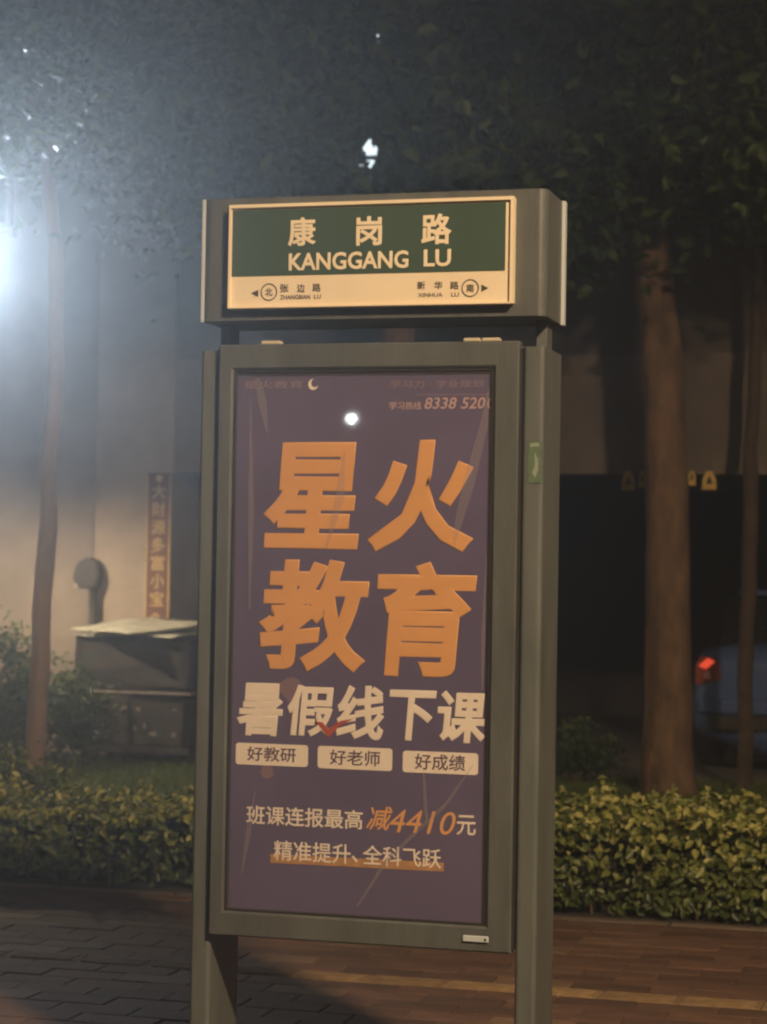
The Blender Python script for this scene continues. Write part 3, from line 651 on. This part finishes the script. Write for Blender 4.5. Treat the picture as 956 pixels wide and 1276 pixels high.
def tree(label, base, path, radii, crown_c, crown_r, n_clump, n_leaf, leaf, barkm, limbs=7, seed=1, roots=()):
    """path: trunk points; crown of leaves gathered in clumps, carried by limbs"""
    rng = np.random.default_rng(seed)
    t = empty('tree', base); tag(t, label, 'tree', 'trees on the lawn')
    pp, rr_ = [], []
    for (A, B), (ra, rb) in zip(zip(path, path[1:]), zip(radii, radii[1:])):
        for k in range(6): pp.append(Vector(A).lerp(Vector(B), k / 6)); rr_.append(ra + (rb - ra) * k / 6)
    pp.append(Vector(path[-1])); rr_.append(radii[-1])
    bm = NB(); tube(bm, pp, rr_, 18)
    for v in bm.verts: v.co += mnoise.noise_vector(v.co * 2.3) * .022 + mnoise.noise_vector(v.co * 6.5) * .010
    tr = obj('trunk', bm, barkm, t, True)
    cc, cr = np.array(crown_c), np.array(crown_r)
    d = rng.normal(size=(n_clump, 3)); d /= np.linalg.norm(d, axis=1, keepdims=True)
    cl = cc + d * cr * (rng.random((n_clump, 1)) ** .45)
    top = Vector(path[-1]); tmid = Vector(path[-2])
    for k in range(limbs):
        e = Vector(cl[k]); s0 = tmid.lerp(top, rng.random())
        mid = s0.lerp(e, .5) + Vector((rng.normal() * .12, rng.normal() * .12, .18))
        bm = NB(); r0 = radii[-1] * rng.uniform(.55, .85); tube(bm, [s0, s0.lerp(mid, .5) + Vector((0, 0, .04)), mid, mid.lerp(e, .6), e], [r0, r0 * .8, r0 * .6, r0 * .4, r0 * .15], 8); obj('limb', bm, barkm, t, True)
    which = rng.integers(0, n_clump, n_leaf); sp_ = rng.uniform(.15, .40, n_clump)[which][:, None]
    P = cl[which] + rng.normal(size=(n_leaf, 3)) * sp_ * np.array([1, 1, .62])
    P = P[~in_gap(P)]
    nr = rng.normal(size=P.shape) * .7 + np.array([0, -.2, .8])
    me = leaf_mesh('crown', P - np.array(base), nr, rng.uniform(.6, 1.25, len(P)) * leaf, M_leaf, aspect=.5)
    link('crown', me, t)
    for rp, rr in roots:
        bm = NB(); tube(bm, rp, rr, 7); obj('aerial_root', bm, barkm, t, True)
    return t
def P9(y, *pp): return [tuple(onY(a_, b_, y)) for a_, b_ in pp]
b_ = onZ(833, 992)
yb = b_.y
pth = [(b_.x, yb, -.05)] + P9(yb, (833, 975), (833, 920), (833, 800), (832, 600), (826, 440), (815, 330), (806, 280), (822, 215), (838, 150), (850, 60), (845, -60))
rts = []
for x0, z0, z1, rr in ((700, 80, 246, .020), (712, 60, 232, .030), (738, 75, 238, .034), (724, 110, 200, .012), (752, 120, 245, .010)):
    rts.append((P9(yb - .4, (x0, z0), (x0 + random.uniform(-3, 3), (z0 + z1) / 2), (x0 + random.uniform(-4, 4), z1)), [rr, rr * .9, rr * .55]))
tree('thick brown-trunked tree right of the street sign with hanging roots', (b_.x, yb, 0), pth, [.215, .195, .178, .168, .155, .145, .135, .13, .115, .10, .085, .06], (-.75, yb - .4, 5.65), (3.0, 2.2, 1.85), 105, 46000, .145, M_bark, 10, 3, rts)
b_ = onZ(42, 990)
pth = [(b_.x, b_.y, -.05)] + P9(b_.y, (42, 980), (46, 900), (52, 780), (58, 680), (66, 520), (70, 360), (60, 220), (66, 100))
tree('slim pale-trunked tree at the left behind the hedge', (b_.x, b_.y, 0), pth, [.085, .074, .068, .064, .062, .058, .052, .045, .035], (-4.5, b_.y + .3, 5.55), (2.0, 1.7, 1.55), 80, 26000, .115, M_bark2, 8, 5)
tree('tree whose trunk is hidden behind the street sign', (-2.55, 9.2, 0), [(-2.55, 9.2, -.05), (-2.54, 9.2, .8), (-2.58, 9.2, 2.2), (-2.5, 9.2, 3.6), (-2.6, 9.2, 4.6), (-2.55, 9.2, 5.6)], [.17, .14, .13, .12, .10, .06], (-2.8, 8.7, 5.55), (2.2, 1.9, 1.7), 100, 38000, .125, M_bark, 9, 8)
b_ = onZ(931, 992); yb2 = 10.3; bx2 = onY(928, 990, yb2)
pth = [(bx2.x, yb2, -.05)] + P9(yb2, (928, 960), (930, 850), (933, 740), (934, 640), (938, 520), (944, 380), (940, 240))
tree('thin dark-trunked tree at the right edge in front of the car', (bx2.x, yb2, 0), pth, [.075, .062, .060, .058, .057, .05, .045, .03], (.5, yb2 - .4, 5.6), (1.6, 1.3, 1.5), 60, 16000, .12, mat('bark_dark', (.075, .055, .042), .9, var=.3, scale=6, bump=.8, bscale=25), 6, 11)

# ------------------------------------------------------------------ hedge, shrubs, grass
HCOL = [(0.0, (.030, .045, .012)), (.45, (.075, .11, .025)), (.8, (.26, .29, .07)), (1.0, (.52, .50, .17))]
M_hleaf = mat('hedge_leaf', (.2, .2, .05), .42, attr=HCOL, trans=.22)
M_stem = mat('hedge_stem', (.09, .06, .04), .9)
def hedge_top(x, y): return .415 + .03 * x + .085 * mnoise.noise(Vector((x * 1.7, y * 1.5, 2))) + .065 * mnoise.noise(Vector((x * 4.5, y * 4, 7)))
hedge = empty('hedge', (-1, 4.5, 0)); tag(hedge, 'low variegated yellow-green hedge running behind the street sign', 'hedge')
n = 26000; hx = RNG.uniform(-6.5, 3.2, n); kind = RNG.random(n); hy = np.empty(n); hz = np.empty(n); nr = np.empty((n, 3))
for i in range(n):
    if kind[i] < .52:
        tt = RNG.random(); hz[i] = .02 + .42 * tt; hy[i] = HEDGE_Y + .07 + abs(RNG.normal()) * .05 + .10 * max(0, mnoise.noise(Vector((hx[i] * 3.2, hz[i] * 4, 1)))) * 1.6 + (.05 * (tt - .7) if tt > .7 else 0); hz[i] = min(hz[i], hedge_top(hx[i], hy[i])); nr[i] = (RNG.normal() * .5, -1 + RNG.normal() * .4, .55 + RNG.normal() * .5)
    else:
        hy[i] = RNG.uniform(HEDGE_Y + .07, 4.85); hz[i] = hedge_top(hx[i], hy[i]) + RNG.normal() * .022; nr[i] = (RNG.normal() * .5, -.4 + RNG.normal() * .5, 1)
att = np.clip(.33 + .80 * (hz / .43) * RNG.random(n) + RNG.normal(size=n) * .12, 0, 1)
Pn = np.stack([hx, hy, hz], 1)
gapn = np.array([mnoise.noise(Vector((a_ * 3.4, 3.3, c_ * 5.0))) for a_, c_ in zip(hx, hz)])
keep = ~((kind < .52) & (gapn < -.08) & (hz < .34) & (RNG.random(n) < .6)); Pn, nr, att, n = Pn[keep], nr[keep], att[keep], int(keep.sum())
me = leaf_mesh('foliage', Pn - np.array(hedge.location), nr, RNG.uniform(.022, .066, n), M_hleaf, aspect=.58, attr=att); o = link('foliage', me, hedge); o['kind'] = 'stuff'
# protruding sprigs
sx, sv, sn, sa = [], [], [], []
for k in range(420):
    x = RNG.uniform(-6, 3); y = RNG.uniform(HEDGE_Y + .1, 4.8); z0 = hedge_top(x, y) - .03; h = RNG.uniform(.03, .14)
    dx, dy = RNG.normal() * .25, RNG.normal() * .25
    for q in range(7):
        f_ = q / 6; sv.append((x + dx * h * f_, y + dy * h * f_, z0 + h * f_)); sn.append((RNG.normal() * .8, -.5 + RNG.normal() * .6, .8)); sa.append(.55 + .45 * RNG.random()); sx.append(RNG.uniform(.03, .058))
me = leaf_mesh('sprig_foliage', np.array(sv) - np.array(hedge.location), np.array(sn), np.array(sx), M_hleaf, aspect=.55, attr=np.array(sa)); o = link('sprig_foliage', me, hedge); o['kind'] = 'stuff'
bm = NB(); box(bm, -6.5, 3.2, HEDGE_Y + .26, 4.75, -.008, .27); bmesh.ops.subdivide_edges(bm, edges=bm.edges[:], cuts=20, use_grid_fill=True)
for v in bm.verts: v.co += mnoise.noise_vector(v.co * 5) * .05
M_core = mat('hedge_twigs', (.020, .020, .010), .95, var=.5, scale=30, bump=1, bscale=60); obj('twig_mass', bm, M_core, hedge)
for k in range(40):
    x = -6 + k * .22 + random.uniform(-.05, .05); bm = NB(); tube(bm, [(x, HEDGE_Y + .16, -.03), (x + random.uniform(-.04, .04), HEDGE_Y + .15, .13), (x + random.uniform(-.08, .08), HEDGE_Y + .13, .30)], [.010, .008, .004], 5); obj('stem', bm, M_stem, hedge)

def shrub(label, c, r, h, nleaf, leaf, mt, seed, attbase=.0):
    rng = np.random.default_rng(seed); s_ = empty('shrub', (c[0], c[1], 0)); tag(s_, label, 'shrub')
    ncl = 26; d = rng.normal(size=(ncl, 3)); d /= np.linalg.norm(d, axis=1, keepdims=True); d[:, 2] = np.abs(d[:, 2])
    cl = d * np.array([r, r * .8, h * .82]) * rng.uniform(.45, 1, (ncl, 1)) + np.array([0, 0, .12])
    wh = rng.integers(0, ncl, nleaf); P = cl[wh] + rng.normal(size=(nleaf, 3)) * np.array([r * .17, r * .17, h * .10]); P[:, 2] = np.maximum(P[:, 2], .02)
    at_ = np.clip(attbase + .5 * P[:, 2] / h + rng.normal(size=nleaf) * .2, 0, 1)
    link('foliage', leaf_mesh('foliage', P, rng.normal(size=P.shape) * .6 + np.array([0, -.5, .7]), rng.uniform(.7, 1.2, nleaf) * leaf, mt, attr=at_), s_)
    for k in range(7):
        e = cl[k]; bm = NB(); tube(bm, [(c[0] + rng.normal() * .03, c[1], -.02), (c[0] + e[0] * .4, c[1] + e[1] * .4, e[2] * .55), (c[0] + e[0], c[1] + e[1], e[2])], [.014, .010, .004], 5); obj('stem', bm, M_stem, s_)
    return s_
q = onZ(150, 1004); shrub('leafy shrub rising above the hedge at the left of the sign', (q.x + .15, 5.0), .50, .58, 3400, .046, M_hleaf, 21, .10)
q = onZ(20, 965); shrub('dark bush at the left edge behind the slim tree', (q.x - .1, 9.6), .55, 1.15, 4200, .06, M_leaf, 22)
q = onZ(720, 975); shrub('small dark bush on the lawn right of the sign', (q.x, 10.2), .30, .42, 1500, .05, M_leaf, 23)

M_grass = mat('grass_blade', (.06, .10, .02), .6, attr=[(0, (.06, .10, .02)), (.6, (.11, .16, .035)), (1, (.18, .22, .06))], trans=.3)
ng = 60000; gx = RNG.uniform(-8.5, 3.5, ng); gy = 5.2 + 5.5 * RNG.random(ng); gh = RNG.uniform(.03, .075, ng)
V = np.empty((ng, 3, 3)); an = RNG.uniform(0, 2 * math.pi, ng); wv = RNG.uniform(.004, .008, ng)
V[:, 0] = np.stack([gx - np.cos(an) * wv, gy - np.sin(an) * wv, np.full(ng, -.002)], 1); V[:, 1] = np.stack([gx + np.cos(an) * wv, gy + np.sin(an) * wv, np.full(ng, -.002)], 1)
V[:, 2] = np.stack([gx + RNG.normal(size=ng) * .025, gy + RNG.normal(size=ng) * .025, gh], 1)
me = bpy.data.meshes.new('grass'); me.vertices.add(ng * 3); me.vertices.foreach_set('co', V.ravel()); me.loops.add(ng * 3); me.loops.foreach_set('vertex_index', np.arange(ng * 3, dtype=np.int32)); me.polygons.add(ng); me.polygons.foreach_set('loop_start', (np.arange(ng) * 3).astype(np.int32)); me.update(calc_edges=True)
at_ = me.attributes.new('rnd', 'FLOAT', 'POINT'); at_.data.foreach_set('value', np.repeat(RNG.random(ng), 3).astype(np.float32)); me.materials.append(M_grass)
go = link('grass', me); go['kind'] = 'stuff'; go['label'] = 'short green grass on the lawn behind the hedge'; go['category'] = 'grass'

# ------------------------------------------------------------------ lamps
M_pole = mat('lamp_pole', (.12, .12, .12), .5, metal=.4)
def light(kind, name, loc, power, col, parent, rad=.1):
    l = bpy.data.lights.new(name, kind); l.energy = power; l.color = col; l.shadow_soft_size = rad
    o = bpy.data.objects.new(name, l); COL.objects.link(o); o.parent = parent; o.location = Vector(loc) - parent.location; return o
# warm street lamp on the near pavement: its light draws the shadow of the sign to the left
LW = Vector((4.7, -5.35, 6.5))
sl_ = empty('street_lamp', (6.2, -6.9, 0)); tag(sl_, 'tall warm street lamp on the near pavement', 'street lamp')
bm = NB(); tube(bm, [(6.2, -6.9, 0), (6.2, -6.9, 3), (6.2, -6.9, 6.2), (6.0, -6.7, 6.65), (LW.x + .25, LW.y - .25, 6.75)], [.09, .075, .06, .05, .04], 14); obj('pole', bm, M_pole, sl_, True)
M_bulb = mat('warm_lamp_lens', (1, .8, .5), .4, emit=(1.0, .72, .42), estr=30)
bm = NB(); box(bm, LW.x - .22, LW.x + .28, LW.y - .16, LW.y + .16, 6.62, 6.76, bev=.03, seg=2); obj('lamp_head', bm, M_pole, sl_)
bm = NB(); box(bm, LW.x - .16, LW.x + .16, LW.y - .11, LW.y + .11, 6.595, 6.618); obj('lens', bm, M_bulb, sl_)
lo = light('SPOT', 'lamp_light', (LW.x, LW.y, 6.53), P_WARM, (1.0, .70, .42), sl_, .30); lo.data.spot_size = R(180); lo.data.spot_blend = .28
# white lamp across the road, mirrored as a small bright dot in the pane
p0 = onY(438, 522, -.013); d0 = (p0 - CPOS); dr = Vector((d0.x, -d0.y, d0.z)).normalized(); LR = p0 + dr * 33
fl_ = empty('far_street_lamp', (LR.x, LR.y - .4, 0)); tag(fl_, 'white globe street lamp across the road', 'street lamp')
bm = NB(); tube(bm, [(LR.x, LR.y - .4, 0), (LR.x, LR.y - .4, LR.z - .5), (LR.x, LR.y - .4, LR.z + .1), (LR.x, LR.y, LR.z + .22)], [.07, .06, .05, .03], 10); obj('pole', bm, M_pole, fl_, True)
bm = NB(); bmesh.ops.create_uvsphere(bm, u_segments=20, v_segments=12, radius=.085, matrix=Matrix.Translation(LR)); obj('globe', bm, mat('white_lamp_globe', (1, 1, 1), .4, emit=(.92, 1, 1), estr=60), fl_, True)
# cool post lamp just outside the left edge, its glow fills the added glare haze there
LC = onY(-58, 335, 9.6)
cl_ = empty('flood_lamp', (LC.x, LC.y + .25, 0)); tag(cl_, 'cool white floodlight on a post glowing at the left edge', 'lamp')
aim = (CPOS + Vector((-1.6, 0, 3.0)) - LC).normalized()
bm = NB(); tube(bm, [(LC.x, LC.y + .25, 0), (LC.x, LC.y + .25, 1), (LC.x, LC.y + .25, LC.z - .05)], [.05, .04, .035], 12); obj('pole', bm, M_pole, cl_, True)
def facing(bm): # turn a shape built around the origin with its face to -Y so that it looks along aim, at LC
    q = aim.to_track_quat('-Y', 'Z'); 
    for v in bm.verts: v.co = q @ v.co + LC
    return bm
obj('housing', facing(box(NB(), -.20, .20, .03, .13, -.15, .15, bev=.02, seg=2)), M_pole, cl_)
obj('lens', facing(box(NB(), -.17, .17, .005, .028, -.12, .12)), mat('cool_lamp_lens', (1, 1, 1), .4, emit=(.75, .88, 1), estr=14), cl_)
lo = light('SPOT', 'lamp_light', LC + aim * .06, P_COOL, (.70, .84, 1.0), cl_, .10); lo.data.spot_size = R(66); lo.data.spot_blend = 1.0
lo.rotation_euler = aim.to_track_quat('-Z', 'Y').to_euler()
# warm garden lamp on the lawn, just outside the left edge
LB = onY(-62, 585, 9.0)
wl_ = empty('garden_lamp', (LB.x, LB.y, 0)); tag(wl_, 'warm hooded garden lamp on a short post at the left edge of the lawn', 'lamp')
bm = NB(); tube(bm, [(LB.x, LB.y, -.02), (LB.x, LB.y, .1), (LB.x, LB.y, LB.z - .11)], [.06, .035, .03], 12); obj('pole', bm, M_pole, wl_, True)
bm = NB(); lathe(bm, [(.03, 0), (.08, .02), (.08, .035), (.04, .05)], (LB.x, LB.y, LB.z - .14), 20); obj('collar', bm, M_pole, wl_)
bm = NB(); bmesh.ops.create_uvsphere(bm, u_segments=20, v_segments=12, radius=.05, matrix=Matrix.Translation(LB + Vector((0, 0, -.03)))); obj('globe', bm, mat('warm_garden_globe', (1, .8, .5), .4, emit=(1, .75, .4), estr=5), wl_, True)
bm = NB(); lathe(bm, [(.16, .12), (.15, .135), (.06, .19), (.02, .20)], (LB.x, LB.y, LB.z), 24); obj('hood', bm, M_pole, wl_)
lo = light('SPOT', 'lamp_light', (LB.x, LB.y, LB.z + .06), P_WALL, (1.0, .74, .44), wl_, .06); lo.data.spot_size = R(178); lo.data.spot_blend = .55

# ------------------------------------------------------------------ haze volume, added to spread the left lamp's lens glare as glow
hz_ = NB(); box(hz_, -70, 70, -60, 45, -1.2, 14.0)
hm = bpy.data.materials.new('glare_haze'); hm.use_nodes = True; hn = hm.node_tree
hn.nodes.remove(hn.nodes['Principled BSDF']); pv = hn.nodes.new('ShaderNodeVolumePrincipled')
pv.inputs['Color'].default_value = (.92, .94, .96, 1); pv.inputs['Density'].default_value = HAZE_DENSITY; pv.inputs['Anisotropy'].default_value = .82
hn.links.new(pv.outputs[0], hn.nodes['Material Output'].inputs['Volume'])
haze = obj('added_glare_haze', hz_, hm); haze['kind'] = 'stuff'
